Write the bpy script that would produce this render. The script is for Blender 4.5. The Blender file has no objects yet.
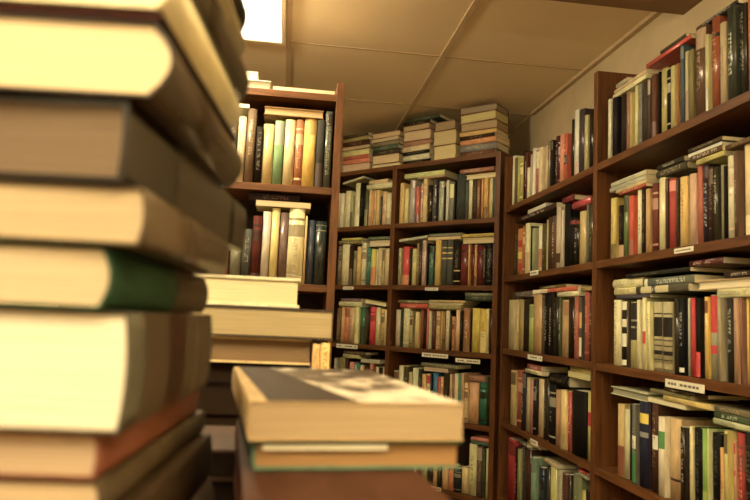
import bpy, math, random
from mathutils import Vector, Matrix
random.seed(7)
scn = bpy.context.scene
col = scn.collection
EYE = 1.30
# ------------------------------------------------------------------ camera (solved from the room's straight lines)
F, YAW, PITCH, ROLL = 669.65, 0.1292, 0.1028, 0.0437
_f = Vector((math.sin(YAW)*math.cos(PITCH), math.cos(YAW)*math.cos(PITCH), math.sin(PITCH)))
_r = Vector((math.cos(YAW), -math.sin(YAW), 0)); _u = _r.cross(_f)
_c, _s = math.cos(ROLL), math.sin(ROLL)
CR, CU, CF = _c*_r+_s*_u, -_s*_r+_c*_u, _f
def ray(x, y): return CR*((x-375)/F) - CU*((y-250)/F) + CF

class Plane:
    """a vertical front plane of a bookcase: o origin, u to the viewer's right, n away from the viewer"""
    def __init__(s, o, u):
        s.o = Vector((o[0], o[1], 0)); s.u = Vector((u[0], u[1], 0)).normalized(); s.n = Vector((-s.u.y, s.u.x, 0))
    def hit(s, x, y, off=0.0):
        d = ray(x, y); t = (s.o.dot(s.n)+off)/d.dot(s.n); p = d*t
        return (p-s.o).dot(s.u), p.z+EYE
    def at(s, a, d, z): return s.o + s.u*a + s.n*d + Vector((0, 0, z))
    def frame(s, a, d, z):
        p = s.at(a, d, z)
        return Matrix(((s.u.x, s.n.x, 0, p.x), (s.u.y, s.n.y, 0, p.y), (0, 0, 1, p.z), (0, 0, 0, 1)))
TH = 0.797
PR = Plane((1.0073, 2.08), (0, -1))                                   # right wall bookcase
PB = Plane((0.995, 3.076), (math.cos(TH), -math.sin(TH)))             # corner bookcase at 45 degrees
PL = Plane((-0.10, 2.251), (1, 0))                                    # bookcase on the left, facing the viewer

# ------------------------------------------------------------------ materials
def lin(h):
    o = []
    for i in (0, 2, 4):
        v = int(h[i:i+2], 16)/255
        o.append(v/12.92 if v <= .04045 else ((v+.055)/1.055)**2.4)
    return o
WARM = (1.0, 0.80, 0.50)
DIV = (1.0, .86, .72)
LIGHTC = (1.0, .795, .45)
GAIN = 1.5
def albedo(h, g=1.0):
    l = lin(h)
    Y = max(.004, .3*l[0]+.6*l[1]+.1*l[2]); kc = (Y/.30)**.28
    c = [GAIN*g*l[i]*kc*1.12/DIV[i] for i in range(3)]
    y = .35*c[0]+.5*c[1]+.15*c[2]
    c = [v*.77+y*.23 for v in c]
    m = max(c)
    if m > .86: c = [v*.86/m for v in c]
    return [max(.006, v) for v in c]
MATS = {}
def nodes(m):
    m.use_nodes = True; nt = m.node_tree; return nt, nt.nodes, nt.links, nt.nodes['Principled BSDF']
def cover_mat(h, gloss=False, g=1.0):
    k = ('c', h, gloss, g)
    if k in MATS: return MATS[k]
    m = bpy.data.materials.new('book_cover_'+h); nt, N, L, b = nodes(m)
    c = albedo(h, g)
    tc = N.new('ShaderNodeTexCoord'); mp = N.new('ShaderNodeMapping'); mp.inputs['Scale'].default_value = (60, 60, 14)
    nz = N.new('ShaderNodeTexNoise'); nz.inputs['Scale'].default_value = 1.5; nz.inputs['Detail'].default_value = 4
    rp = N.new('ShaderNodeValToRGB'); rp.color_ramp.elements[0].position = .3; rp.color_ramp.elements[1].position = .72
    rp.color_ramp.elements[0].color = (*[v*.78 for v in c], 1); rp.color_ramp.elements[1].color = (*[min(.9, v*1.12+.004) for v in c], 1)
    L.new(tc.outputs['Object'], mp.inputs['Vector']); L.new(mp.outputs[0], nz.inputs['Vector']); L.new(nz.outputs['Fac'], rp.inputs[0])
    L.new(rp.outputs[0], b.inputs['Base Color'])
    b.inputs['Roughness'].default_value = .26 if gloss else .62
    b.inputs['Specular IOR Level'].default_value = .65 if gloss else .12
    MATS[k] = m; return m
def page_mat(h='d8c38a', g=1.0):
    k = ('p', h, g)
    if k in MATS: return MATS[k]
    m = bpy.data.materials.new('page_edges_'+h); nt, N, L, b = nodes(m)
    c = albedo(h, g*.85); yy_ = sum(c)/3; c = [v*.72+yy_*.28 for v in c]
    tc = N.new('ShaderNodeTexCoord'); mp = N.new('ShaderNodeMapping'); mp.inputs['Scale'].default_value = (900, 9, 9)
    nz = N.new('ShaderNodeTexNoise'); nz.inputs['Scale'].default_value = 1; nz.inputs['Detail'].default_value = 3
    rp = N.new('ShaderNodeValToRGB'); rp.color_ramp.elements[0].position = .3; rp.color_ramp.elements[1].position = .65
    rp.color_ramp.elements[0].color = (*[v*.72 for v in c], 1); rp.color_ramp.elements[1].color = (*c, 1)
    L.new(tc.outputs['Object'], mp.inputs['Vector']); L.new(mp.outputs[0], nz.inputs['Vector']); L.new(nz.outputs['Fac'], rp.inputs[0])
    L.new(rp.outputs[0], b.inputs['Base Color'])
    bp = N.new('ShaderNodeBump'); bp.inputs['Strength'].default_value = .25; bp.inputs['Distance'].default_value = .001
    L.new(nz.outputs['Fac'], bp.inputs['Height']); L.new(bp.outputs[0], b.inputs['Normal'])
    b.inputs['Roughness'].default_value = .85; b.inputs['Specular IOR Level'].default_value = .1
    MATS[k] = m; return m
def ink_mat(h):
    k = ('i', h)
    if k in MATS: return MATS[k]
    m = bpy.data.materials.new('ink_'+h); nt, N, L, b = nodes(m)
    b.inputs['Base Color'].default_value = (*albedo(h), 1); b.inputs['Roughness'].default_value = .5
    MATS[k] = m; return m
def wood_mat(name, dark, light, scale=(3, 3, 40), rough=.45):
    m = bpy.data.materials.new(name); nt, N, L, b = nodes(m)
    tc = N.new('ShaderNodeTexCoord'); mp = N.new('ShaderNodeMapping'); mp.inputs['Scale'].default_value = scale
    nz = N.new('ShaderNodeTexNoise'); nz.inputs['Scale'].default_value = 2.2; nz.inputs['Detail'].default_value = 6; nz.inputs['Distortion'].default_value = .6
    rp = N.new('ShaderNodeValToRGB'); rp.color_ramp.elements[0].position = .32; rp.color_ramp.elements[1].position = .7
    rp.color_ramp.elements[0].color = (*dark, 1); rp.color_ramp.elements[1].color = (*light, 1)
    L.new(tc.outputs['Object'], mp.inputs['Vector']); L.new(mp.outputs[0], nz.inputs['Vector']); L.new(nz.outputs['Fac'], rp.inputs[0])
    L.new(rp.outputs[0], b.inputs['Base Color'])
    bp = N.new('ShaderNodeBump'); bp.inputs['Strength'].default_value = .15; bp.inputs['Distance'].default_value = .002
    L.new(nz.outputs['Fac'], bp.inputs['Height']); L.new(bp.outputs[0], b.inputs['Normal'])
    b.inputs['Roughness'].default_value = rough; b.inputs['Specular IOR Level'].default_value = .35
    return m
WOOD_V = wood_mat('stained_wood_upright', (.075, .028, .010), (.17, .066, .022), (40, 40, 3))
WOOD_H = wood_mat('stained_wood_shelf', (.075, .029, .011), (.17, .068, .023), (3, 40, 40))
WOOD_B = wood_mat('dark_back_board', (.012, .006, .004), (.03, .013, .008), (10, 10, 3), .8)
WOOD_C = wood_mat('counter_wood', (.08, .034, .014), (.16, .068, .026), (30, 3, 30), .4)
def plaster(name, c, sc, var=.1, bump=.15, c2=None):
    m = bpy.data.materials.new(name); nt, N, L, b = nodes(m)
    tc = N.new('ShaderNodeTexCoord'); nz = N.new('ShaderNodeTexNoise'); nz.inputs['Scale'].default_value = sc; nz.inputs['Detail'].default_value = 8
    rp = N.new('ShaderNodeValToRGB'); rp.color_ramp.elements[0].position = .35; rp.color_ramp.elements[1].position = .65
    rp.color_ramp.elements[0].color = (*(c2 or [v*(1-var) for v in c]), 1); rp.color_ramp.elements[1].color = (*c, 1)
    L.new(tc.outputs['Object'], nz.inputs['Vector']); L.new(nz.outputs['Fac'], rp.inputs[0]); L.new(rp.outputs[0], b.inputs['Base Color'])
    bp = N.new('ShaderNodeBump'); bp.inputs['Strength'].default_value = bump; bp.inputs['Distance'].default_value = .002
    L.new(nz.outputs['Fac'], bp.inputs['Height']); L.new(bp.outputs[0], b.inputs['Normal'])
    b.inputs['Roughness'].default_value = .9; b.inputs['Specular IOR Level'].default_value = .1
    return m
WALLM = plaster('painted_wall', (.60, .50, .34), 6, .12)
CEILM = plaster('ceiling_tile', (.84, .70, .48), 3, .04, .1)
BARM = plaster('ceiling_bar', (.6, .46, .3), 8, .1)
GAPM = plaster('ceiling_joint', (.5, .37, .23), 8, .1)
SOFM = plaster('beam_paint', (.26, .17, .10), 4, .1)
FLOORM = plaster('carpet', (.42, .30, .18), 60, .5, .4)

# ------------------------------------------------------------------ mesh helpers
def mesh_obj(name, V, Fc, mat, parent=None, smooth=None):
    me = bpy.data.meshes.new(name); me.from_pydata(V, [], Fc); me.update()
    if isinstance(mat, (list, tuple)):
        for m in mat: me.materials.append(m)
    else: me.materials.append(mat)
    if smooth:
        for i in smooth: me.polygons[i].use_smooth = True
    o = bpy.data.objects.new(name, me); col.objects.link(o)
    if parent: o.parent = parent
    return o
def boxdata(x0, x1, y0, y1, z0, z1, V, Fc):
    n = len(V)
    V += [(x0, y0, z0), (x1, y0, z0), (x1, y1, z0), (x0, y1, z0), (x0, y0, z1), (x1, y0, z1), (x1, y1, z1), (x0, y1, z1)]
    Fc += [(n, n+3, n+2, n+1), (n+4, n+5, n+6, n+7), (n, n+1, n+5, n+4), (n+1, n+2, n+6, n+5), (n+2, n+3, n+7, n+6), (n+3, n, n+4, n+7)]
def box(name, x0, x1, y0, y1, z0, z1, mat, parent=None, bevel=0):
    V, Fc = [], []; boxdata(x0, x1, y0, y1, z0, z1, V, Fc)
    o = mesh_obj(name, V, Fc, mat, parent)
    if bevel:
        b = o.modifiers.new('bevel', 'BEVEL'); b.width = bevel; b.segments = 2
    return o
def empty(name, M, label, cat, group=None):
    o = bpy.data.objects.new(name, None); o.empty_display_size = .02; col.objects.link(o); o.matrix_world = M
    o['label'] = label; o['category'] = cat
    if group: o['group'] = group
    return o
def struct(name, *a, **k):
    o = box(name, *a, **k); o['kind'] = 'structure'; return o

def strokes(V, Fc, x0, x1, z0, z1, yf, rng, vertical=True):
    """unreadable lettering: short pen-stroke rectangles along the spine"""
    w = x1-x0
    cell = w*.78 if vertical else w*.3
    z = z1
    def q(a, b, c, d):
        n = len(V); V.extend([(a, yf(a), c), (b, yf(b), c), (b, yf(b), d), (a, yf(a), d)]); Fc.append((n, n+1, n+2, n+3))
    while z-cell > z0:
        k = rng.random()
        st = cell*.2
        if k < .86:
            q(x0, x0+w*.24, z-cell*.85, z) if rng.random() < .5 else q(x1-w*.24, x1, z-cell*.85, z)
            q(x0, x1, z-st, z) if rng.random() < .6 else q(x0, x1, z-cell*.85, z-cell*.85+st)
            if rng.random() < .5: q(x0+w*.15, x1-w*.15, z-cell*.5, z-cell*.5+st)
        z -= cell*1.12
        if len(Fc) > 60: break

def make_book(name, M, T, H, D, color, label, kind='hard', gloss=False, pages='d8c38a', bands=(), text=None, group=None, gain=1.0, over=None, nseg=6, board=None, pgain=1.0, trange=None, bulge=None):
    """book standing in its own axes: x thickness, y from spine to fore edge, z height"""
    T = max(T, .004)
    root = empty(name, M, label, 'book', group)
    hard = kind == 'hard'
    c = board if board is not None else (min(.0026, T*.16) if hard else .0005)
    b = min(T*.2, .008) if hard else min(T*.1, .002)
    if bulge is not None: b = bulge
    o = over if over is not None else (.0032 if hard else .0003)
    yf = lambda x: b*(2*x/T)**2
    n = nseg if hard else 4
    xs = [-T/2+T*i/n for i in range(n+1)]
    outer = [(-T/2, D)]+[(x, yf(x)) for x in xs]+[(T/2, D)]
    k = (T-2*c)/T
    inner = [(-T/2+c, D)]+[(x*k, yf(x)+c) for x in xs]+[(T/2-c, D)]
    m = len(outer)
    V = [(x, y, 0) for x, y in outer]+[(x, y, 0) for x, y in inner]+[(x, y, H) for x, y in outer]+[(x, y, H) for x, y in inner]
    Fc = []; sm = []
    for i in range(m-1):
        if 0 < i < m-2: sm.append(len(Fc))
        Fc.append((i, i+1, 2*m+i+1, 2*m+i))
        Fc.append((m+i, 3*m+i, 3*m+i+1, m+i+1))
        Fc.append((i, m+i, m+i+1, i+1))
        Fc.append((2*m+i, 2*m+i+1, 3*m+i+1, 3*m+i))
    Fc.append((0, 2*m, 3*m, m)); Fc.append((m-1, 2*m-1, 4*m-1, 3*m-1))
    cv = mesh_obj('cover', V, Fc, cover_mat(color, gloss, gain), root, sm)
    # page block, its fore edge hollowed like a real one
    w = T/2-c-.0001
    y0 = b+c+.0002; y1 = D-o
    V = []; Fc = []
    nn = 5
    hol = 0 if bulge is not None else min(w*.35, .006)
    front = [(-w, y0), (w, y0)] if bulge is None else [(x*w*2/T, yf(x)+c+.0003) for x in xs]
    prof = front+[(w-2*w*i/nn, y1-(hol*(1-(2*i/nn-1)**2) if hard else 0)) for i in range(nn+1)]
    mm = len(prof)
    V = [(x, y, o) for x, y in prof]+[(x, y, H-o) for x, y in prof]
    Fc = [tuple(range(mm-1, -1, -1)), tuple(range(mm, 2*mm))]+[(i, (i+1) % mm, mm+(i+1) % mm, mm+i) for i in range(mm)]
    mesh_obj('page_block', V, Fc, page_mat(pages, pgain), root)
    for (f0, f1, h) in bands:
        V = []; Fc = []
        for i, x in enumerate(xs):
            for z in (f0*H, f1*H): V.append((x*.99, yf(x)-.0004, z))
        for i in range(len(xs)-1): Fc.append((2*i, 2*i+2, 2*i+3, 2*i+1))
        mesh_obj('spine_band', V, Fc, ink_mat(h) if not gloss else cover_mat(h, True), cv)
    if text:
        V = []; Fc = []
        rng = random.Random(int(T*1e6)+int(H*1e5))
        a0, a1 = trange or (rng.uniform(.12, .4), rng.uniform(.7, .92))
        ww = min(T*.46, .012)
        strokes(V, Fc, -ww/2, ww/2, a0*H, a1*H, lambda x: yf(x)-.0008, rng)
        if len(Fc) > 14: mesh_obj('spine_lettering', V, Fc, ink_mat(mixhex(text, color, .62 if 'd8d0b0' != text else .45)), cv)
    return root

# ------------------------------------------------------------------ words for labels
ORD = 'first second third fourth fifth sixth seventh eighth ninth tenth eleventh twelfth thirteenth fourteenth fifteenth sixteenth seventeenth eighteenth nineteenth twentieth twenty-first twenty-second twenty-third twenty-fourth twenty-fifth twenty-sixth twenty-seventh twenty-eighth twenty-ninth thirtieth thirty-first thirty-second'.split()
def cname(h):
    import colorsys
    r, g, b = [int(h[i:i+2], 16)/255 for i in (0, 2, 4)]
    b2 = min(1, b*1.25)
    H_, S, V = colorsys.rgb_to_hsv(r, g, b2); H_ *= 360
    if V < .2: return 'black'
    if S < .16: return 'pale grey' if V > .6 else ('grey' if V > .4 else 'charcoal')
    if H_ < 14 or H_ > 335: return 'red' if V > .6 else 'dark red'
    if H_ < 24: return 'coral' if V > .68 else ('reddish brown' if V > .35 else 'dark brown')
    if H_ < 42: return ('cream' if S < .45 else 'tan') if V > .66 else ('brown' if V > .4 else 'dark brown')
    if H_ < 58: return ('cream' if S < .42 else 'yellow') if V > .66 else ('khaki' if V > .42 else 'dark olive')
    if H_ < 80: return 'pale green' if V > .6 else 'olive green'
    if H_ < 170: return 'green' if V > .3 else 'dark green'
    if H_ < 250: return 'blue' if V > .4 else 'dark blue'
    return 'purple' if V > .3 else 'dark purple'
def mixhex(a, b, t): return ''.join('%02x' % round(int(a[i:i+2], 16)*(1-t)+int(b[i:i+2], 16)*t) for i in (0, 2, 4))
def dark(h): return sum(int(h[i:i+2], 16) for i in (0, 2, 4)) < 330

# ------------------------------------------------------------------ a row of books on one shelf
ROWS = {}
def upright_row(key, plane, zshelf, ztop, zoom, items, place, gain=1.0, depth=.17, s0=None, s1=None, gloss_p=.35, fromr=False):
    """items: (x0, x1, ytop, colour[, opts]) read in zoomed units; zoom = (ox, oy, scale)"""
    rng = random.Random(key)
    ox, oy, sc = zoom
    done = []
    L = []
    for it in items:
        x0, x1, yt, c = it[:4]; op = it[4] if len(it) > 4 else {}
        if len(it) > 5: raise ValueError(it)
        L.append((ox+x0/sc, ox+x1/sc, oy+yt/sc, c, op))
    L.sort(key=lambda q: q[0])
    prev = -99 if s0 is None else s0
    for i, (x0, x1, yt, c, op) in enumerate(L):
        set_ = .010+rng.uniform(0, .018)
        xm = (x0+x1)/2
        _, zt = plane.hit(xm, yt, set_)
        zt = min(zt, ztop-.006)
        zt = max(zt, zshelf+.11)
        # sample x where the spine's middle projects
        ym = yt
        for _k in range(12):
            a, zz = plane.hit(xm, ym, set_)
            if zz <= (zt+zshelf)/2: break
            ym += (zz-(zt+zshelf)/2)*200
        a0, _ = plane.hit(x0, ym, set_); a1, _ = plane.hit(x1, ym, set_)
        a0 = max(a0, prev+.0004)
        if s1 is not None: a1 = min(a1, s1)
        if a1-a0 < .004: continue
        prev = a1
        T = (a1-a0)*.985-.0008; Hh = zt-zshelf
        done.append((a0, a1, zt))
        kind = 'hard' if T > .021 or rng.random() < .3 else 'paper'
        gloss = op.get('gloss', rng.random() < gloss_p)
        text = op.get('text')
        if text is None and T > .009 and rng.random() < .55: text = rng.choice(['c8b070', 'd8d0b0', 'b09050']) if dark(c) else rng.choice(['3a2c20', '5a2018', '2c2c28'])
        if text == '': text = None
        bands = op.get('bands', ())
        if not bands and T > .008 and rng.random() < .42:
            k2 = rng.random(); alt = rng.choice(['20160e', 'd8c898', '5a2018', '3c4a3c', '8a6a40'])
            mc = mixhex(c, alt, rng.uniform(.25, .55))
            bands = ((.01, rng.uniform(.2, .5), mc),) if k2 < .35 else (((.0+rng.uniform(.72, .84), .97, mc),) if k2 < .65 else ((.1, .13, mc), (.84, .87, mc), (.62, .78, mc)))
        size = 'slim' if T < .015 else ('wide' if T > .034 else '')
        lab = ' '.join((size+' '+op.get('say', cname(c))+(' glossy' if gloss else '')+' book, '+(ORD[len(done)-1]+' from left' if not fromr else ORD[len(L)-1-i]+' from right')+', '+place).split())
        M = plane.frame((a0+a1)/2, set_, zshelf+.0003)
        make_book('hardcover_book' if kind == 'hard' else 'paperback_book', M, T, Hh, min(depth, max(.1, Hh*.72)), c, lab, kind, gloss,
                  pages=rng.choice(['d8c38a', 'c8b078', 'e0d0a0']), bands=bands, text=text, group='books standing, '+place, gain=gain, trange=op.get('tr'))
    ROWS[key] = dict(plane=plane, tops=done, zt=ztop, place=place, n=0, gain=gain, depth=depth, zs=zshelf, s0=s0, s1=s1)

def flat_books(key, items, pile=None):
    """items bottom-up: (x0, x1, y, t, colour[, how[, opts]]) in photo pixels; each lies on whatever stands below"""
    R = ROWS[key]; pl = R['plane']; rng = random.Random(key+'flat')
    for it in items:
        x0, x1, y, t, c = it[:5]; how = it[5] if len(it) > 5 else 's'; op = it[6] if len(it) > 6 else {}
        set_ = .014+rng.uniform(0, .01)
        a0, z0 = pl.hit(x0, y, set_); a1, _ = pl.hit(x1, y, set_)
        if R.get('s1') is not None: a1 = min(a1, R['s1']); a0 = max(a0, R['s0'])
        _, zb = pl.hit((x0+x1)/2, y+t, set_); _, zc = pl.hit((x0+x1)/2, y, set_)
        T = abs(zc-zb)
        base = max([tt for (b0, b1, tt) in R['tops'] if b0 < a1-.001 and b1 > a0+.001] or [R['zs']])+.0006
        if base+T > R['zt']-.002: T = R['zt']-.002-base
        if T < .003: print('SKIP flat', key, it); continue
        R['tops'].append((a0, a1, base+T)); R['n'] += 1
        Ln = a1-a0
        D = min(R['depth'], max(.1, Ln*.72))
        u, n = pl.u, pl.n; up = Vector((0, 0, 1))
        if how == 's': X, Y, Z, p = up, n, -u, pl.at(a1, set_, base+T/2)
        else: X, Y, Z, p = up, -n, u, pl.at(a0, set_+D, base+T/2)
        M = Matrix(((X.x, Y.x, Z.x, p.x), (X.y, Y.y, Z.y, p.y), (X.z, Y.z, Z.z, p.z), (0, 0, 0, 1)))
        if key == 'TOP':
            q = pl.at((a0+a1)/2, set_+D/2, 0); q.z = 0
            M = Matrix.Translation(q) @ Matrix.Rotation(math.radians(rng2.uniform(-3, 3)), 4, 'Z') @ Matrix.Translation(-q) @ M
        if op.get('tilt'):
            ang = math.radians(op['tilt']); piv = pl.at(a0 if ang > 0 else a1, set_, base)
            M = Matrix.Translation(piv) @ Matrix.Rotation(-ang, 4, n) @ Matrix.Translation(-piv) @ M
            R['tops'][-1] = (a0, a1, base+T+Ln*abs(math.sin(ang)))
        kind = 'hard' if T > .022 else 'paper'
        col_ = c if how == 's' else op.get('cover', rng.choice(['6a4028', '8a7a50', '3c3024', 'b09860']))
        text = op.get('text', (rng.choice(['c8b070', 'd8d0b0']) if dark(c) else '4a3428') if how == 's' and T > .008 else None)
        what = ' book lying flat' if how == 's' else '-paged book lying flat'
        lab = cname(c)+what+', '+ORD[R['n']-1]+' flat one, '+R['place']
        make_book('hardcover_book' if kind == 'hard' else 'paperback_book', M, T, Ln, D, col_, lab, kind, op.get('gloss', False), pages=c if how == 'p' else 'd8c38a',
                  bands=op.get('bands', ()), text=text, group='books lying flat, '+R['place'], gain=R['gain'])

# ------------------------------------------------------------------ room shell
ZC = EYE+1.12
WX = 1.245
box_specs = [('wall_right', WX, WX+.1, -2.2, 4.5, 0, ZC+.1, WALLM), ('wall_left', -2.5, -2.4, -2.2, 4.5, 0, ZC+.1, WALLM),
             ('wall_back', -2.5, WX+.1, 4.4, 4.5, 0, ZC+.1, WALLM), ('wall_front', -2.5, WX+.1, -2.3, -2.2, 0, ZC+.1, WALLM)]
for nm, *a in box_specs: struct(nm, *a)
struct('floor', -2.5, WX+.1, -2.3, 4.5, -.1, 0, FLOORM)
ceil = struct('ceiling', -2.5, WX+.1, -2.3, 4.5, ZC, ZC+.1, CEILM)
# suspended ceiling bars and joints, running from the solved lines
k = 1.12/.9705
gx, g2 = .521*k, -.0406*k
sx = gx-g2
y1, y0 = 2.328*k, 2.9035*k
ti = 1
for i in range(-3, 2):
    x = gx+i*sx
    struct('trim_%d' % ti, x-.011, x+.011, -2.2, 4.4, ZC-.006, ZC+.002, BARM); ti += 1
sy = y0-y1
for i in range(-7, 3):
    y = y1+i*sy
    struct('trim_%d' % ti, -2.4, WX, y-.004, y+.004, ZC-.002, ZC+.002, GAPM); ti += 1
struct('trim_%d' % ti, WX-.022, WX, -2.2, 3.3, ZC-.016, ZC+.002, BARM); ti += 1
# painted beam across the room near the viewer
d = ray(693, 16); tb = (1.04)/d.z; pb = d*tb
bw = struct('trim_%d' % ti, -2.4, WX, pb.y-.5, pb.y, EYE+1.04, ZC+.002, SOFM)
print('beam y', pb.y, pb.x)

# ------------------------------------------------------------------ lights
def area(name, loc, sx_, sy_, power, c=LIGHTC, rot=(0, 0, 0)):
    l = bpy.data.lights.new(name, 'AREA'); l.shape = 'RECTANGLE'; l.size = sx_; l.size_y = sy_; l.energy = power; l.color = c
    o = bpy.data.objects.new(name, l); col.objects.link(o); o.location = loc; o.rotation_euler = rot
    return o
up = area('added_ceiling_fill', (.2, -.5, 1.9), .35, .35, 88, LIGHTC, (math.pi, 0, 0))  # unseen upward fill light, added to brighten the ceiling and its bounce
gl = bpy.data.lights.new('added_panel_glow', 'POINT'); gl.energy = 34; gl.shadow_soft_size = .05; gl.color = LIGHTC  # added point light without a fixture, brightens the ceiling around the panel
go = bpy.data.objects.new('added_panel_glow', gl); col.objects.link(go); go.location = (-.42, 1.9, ZC-.14)
def emis(name, c, s):
    m = bpy.data.materials.new(name); m.use_nodes = True; nt = m.node_tree; nt.nodes.clear()
    e = nt.nodes.new('ShaderNodeEmission'); e.inputs[0].default_value = (*c, 1); e.inputs[1].default_value = s
    o = nt.nodes.new('ShaderNodeOutputMaterial'); nt.links.new(e.outputs[0], o.inputs[0]); return m
DIFF = emis('lit_diffuser', (1, .9, .66), 5)
FRM = plaster('light_frame', (.7, .6, .42), 8)
def ceiling_light(x0, x1, y0_, y1_, label, power):
    t = empty('ceiling_light', Matrix.Translation(((x0+x1)/2, (y0_+y1_)/2, ZC-.02)), label, 'light', 'recessed ceiling light panels')
    a, b = (x1-x0)/2, (y1_-y0_)/2
    V, Fc = [], []
    for q in ((-a, a, -b, -b+.015), (-a, a, b-.015, b), (-a, -a+.015, -b+.015, b-.015), (a-.015, a, -b+.015, b-.015)): boxdata(*q, -.004, .018, V, Fc)
    mesh_obj('frame', V, Fc, FRM, t)
    box('diffuser', -a+.015, a-.015, -b+.015, b-.015, 0, .014, DIFF, t)
    area('panel_lamp', ((x0+x1)/2, (y0_+y1_)/2, ZC-.03), x1-x0-.04, y1_-y0_-.04, power)
ceiling_light(g2-sx+.02, g2-.012, y1-1.22, y1-.022, 'bright square light panel in the ceiling above the nearer bookcase', 26)
ceiling_light(g2-sx+.02, g2-.03, -1.4, -.2, 'warm ceiling light panel behind the camera over the counter', 30)
l = bpy.data.lights.new('added_room_fill', 'POINT'); l.energy = 3; l.shadow_soft_size = .16; l.color = LIGHTC  # added fill light behind the camera, no fixture belongs to it
lo = bpy.data.objects.new('added_room_fill', l); col.objects.link(lo); lo.location = (-.55, -.45, 1.75)
ceiling_light(-1.9, -1.3, -.6, .6, 'warm ceiling light panel out of view beyond the stack', 14)

# ------------------------------------------------------------------ bookcases
TB = .024
HR = [.5261, .1984, -.1337, -.461, -.79, -1.12]
HB = [.8131, .4902, .16, -.1637, -.5017, -.835, -1.16]
HL = [.7423, .4148, .0824, -.25, -.58, -.91, -1.2]
PT = .027
def bookcase(plane, label, panels, shelves, d, ztop, topboard=True, caps=None):
    """panels: s positions (centres); shelves: z of lower faces, from top"""
    t = empty('bookcase', plane.frame(0, 0, 0), label, 'bookcase')
    for i, s in enumerate(panels):
        box('side_panel' if i in (0, len(panels)-1) else 'divider', s-PT/2, s+PT/2, 0, d, 0, (caps or {}).get(i, ztop), WOOD_V, t, .0015)
    for j in range(len(panels)-1):
        for z in shelves:
            box('shelf', panels[j]+PT/2+.0003, panels[j+1]-PT/2-.0003, .002, d-.009, z+EYE, z+EYE+TB, WOOD_H, t, .0012)
    box('back_panel', panels[0]+PT/2, panels[-1]-PT/2, d-.008, d-.001, .02, min(ztop, shelves[0]+EYE+(.02 if topboard else .02)), WOOD_B, t)
    return t
# right wall case: far panel, middle panel, near panel out of view
sP2 = PR.hit(593.6, 300)[0]; sP1 = PR.hit(499.2, 330)[0]
sP1 = -(3.044-2.08)
sP3 = sP2+(sP2-sP1)
zP2 = PR.hit(592, 75)[1]
bookcase(PR, 'tall dark-stained wooden bookcase fixed along the wall with the open ceiling beam', [sP1, sP2, sP3], HR, .225, zP2, False, {0: EYE+.80})
# corner case
sBd = PB.hit(392.3, 230)[0]; sBr = -PT/2-.001
wB = sBr-sBd
bookcase(PB, 'dark wooden bookcase set diagonally across the corner, loaded with piles on top', [sBd-wB, sBd, sBr], HB, .215, EYE+HB[0]+TB)
# left case
sLr = (PL.hit(338, 85)[0]+PL.hit(344.3, 85)[0])/2
print('left post', sLr, 'P1', sP1, 'P2', sP2, 'wB', wB)
zLt = PL.hit(341, 83)[1]
bookcase(PL, 'nearer dark wooden bookcase beside the tall foreground stack of books', [sLr-.85, sLr], HL, .25, zLt)

# ------------------------------------------------------------------ books: right wall case, far bay (M) and near bay (R)
def B(*b): return {'bands': b}
a0M, a1M = sP1+PT/2+.001, sP2-PT/2-.001
a0R, a1R = sP2+PT/2+.001, sP3-PT/2-.001
zs = lambda h: EYE+h+TB
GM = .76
upright_row('M1', PR, zs(HR[0]), EYE+1.05, (490, 120, 6.25), [
 (136,148,228,'c8b98a'),(148,163,240,'6b5a2c'),(163,180,240,'b3a552'),(180,197,240,'a8983e'),(197,213,200,'2e1a10'),(213,228,205,'6a2420'),(228,240,300,'d8cfa0'),(240,258,222,'b09a70'),
 (260,275,180,'d9cfae'),(276,298,195,'b4584a',B((.6,.97,'c8b080'))),(298,318,175,'c0a878'),(318,335,160,'7a6440'),(335,355,165,'b89a6a'),(355,370,135,'8a7048'),(370,385,130,'2e2a1c'),
 (385,400,115,'a89070'),(400,428,105,'5a2028'),(428,455,95,'c87850'),(455,475,90,'b84a30',B((.35,.55,'3a1010'))),(475,497,85,'a8984e'),(497,520,2,'2a2a14'),(520,545,-58,'c8c0a0',{'gloss':True}),
 (545,578,-62,'4a3e44',{'gloss':True}),(578,604,-25,'b0a060',{'gloss':True}),(605,638,-52,'181410')], 'top shelf, far wall bay', GM, s0=a0M, s1=a1M)
upright_row('M2', PR, zs(HR[1]), EYE+HR[0], (490, 190, 6.25), [
 (150,165,270,'4a4a34'),(165,190,245,'c87828',B((.1,.25,'b02818'),(.35,.5,'d0b030'),(.6,.75,'b02818'))),(190,212,230,'b8703c'),(212,236,210,'c8bc7c'),(236,256,230,'1a140e'),(256,275,240,'8a8a5c'),
 (275,292,240,'c0b070'),(292,318,225,'cbb98a',B((.1,.5,'a86840'))),(318,338,212,'5a4a20'),(338,356,190,'c4b468'),(356,378,172,'5a3a24'),(378,404,165,'6a4630'),(404,430,110,'b09878',B((.1,.25,'4a3020'))),(430,455,132,'c0b090'),
 (455,490,85,'1c1410'),(490,520,175,'201a14',B((.86,.94,'7a1c1c'))),(520,546,175,'241c16',B((.86,.94,'7a1c1c'))),(548,588,135,'b89a58'),(588,612,95,'6a6a58'),(612,638,80,'4a4024',{'gloss':True})], 'second shelf down, far wall bay', GM, s0=a0M, s1=a1M)
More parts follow.
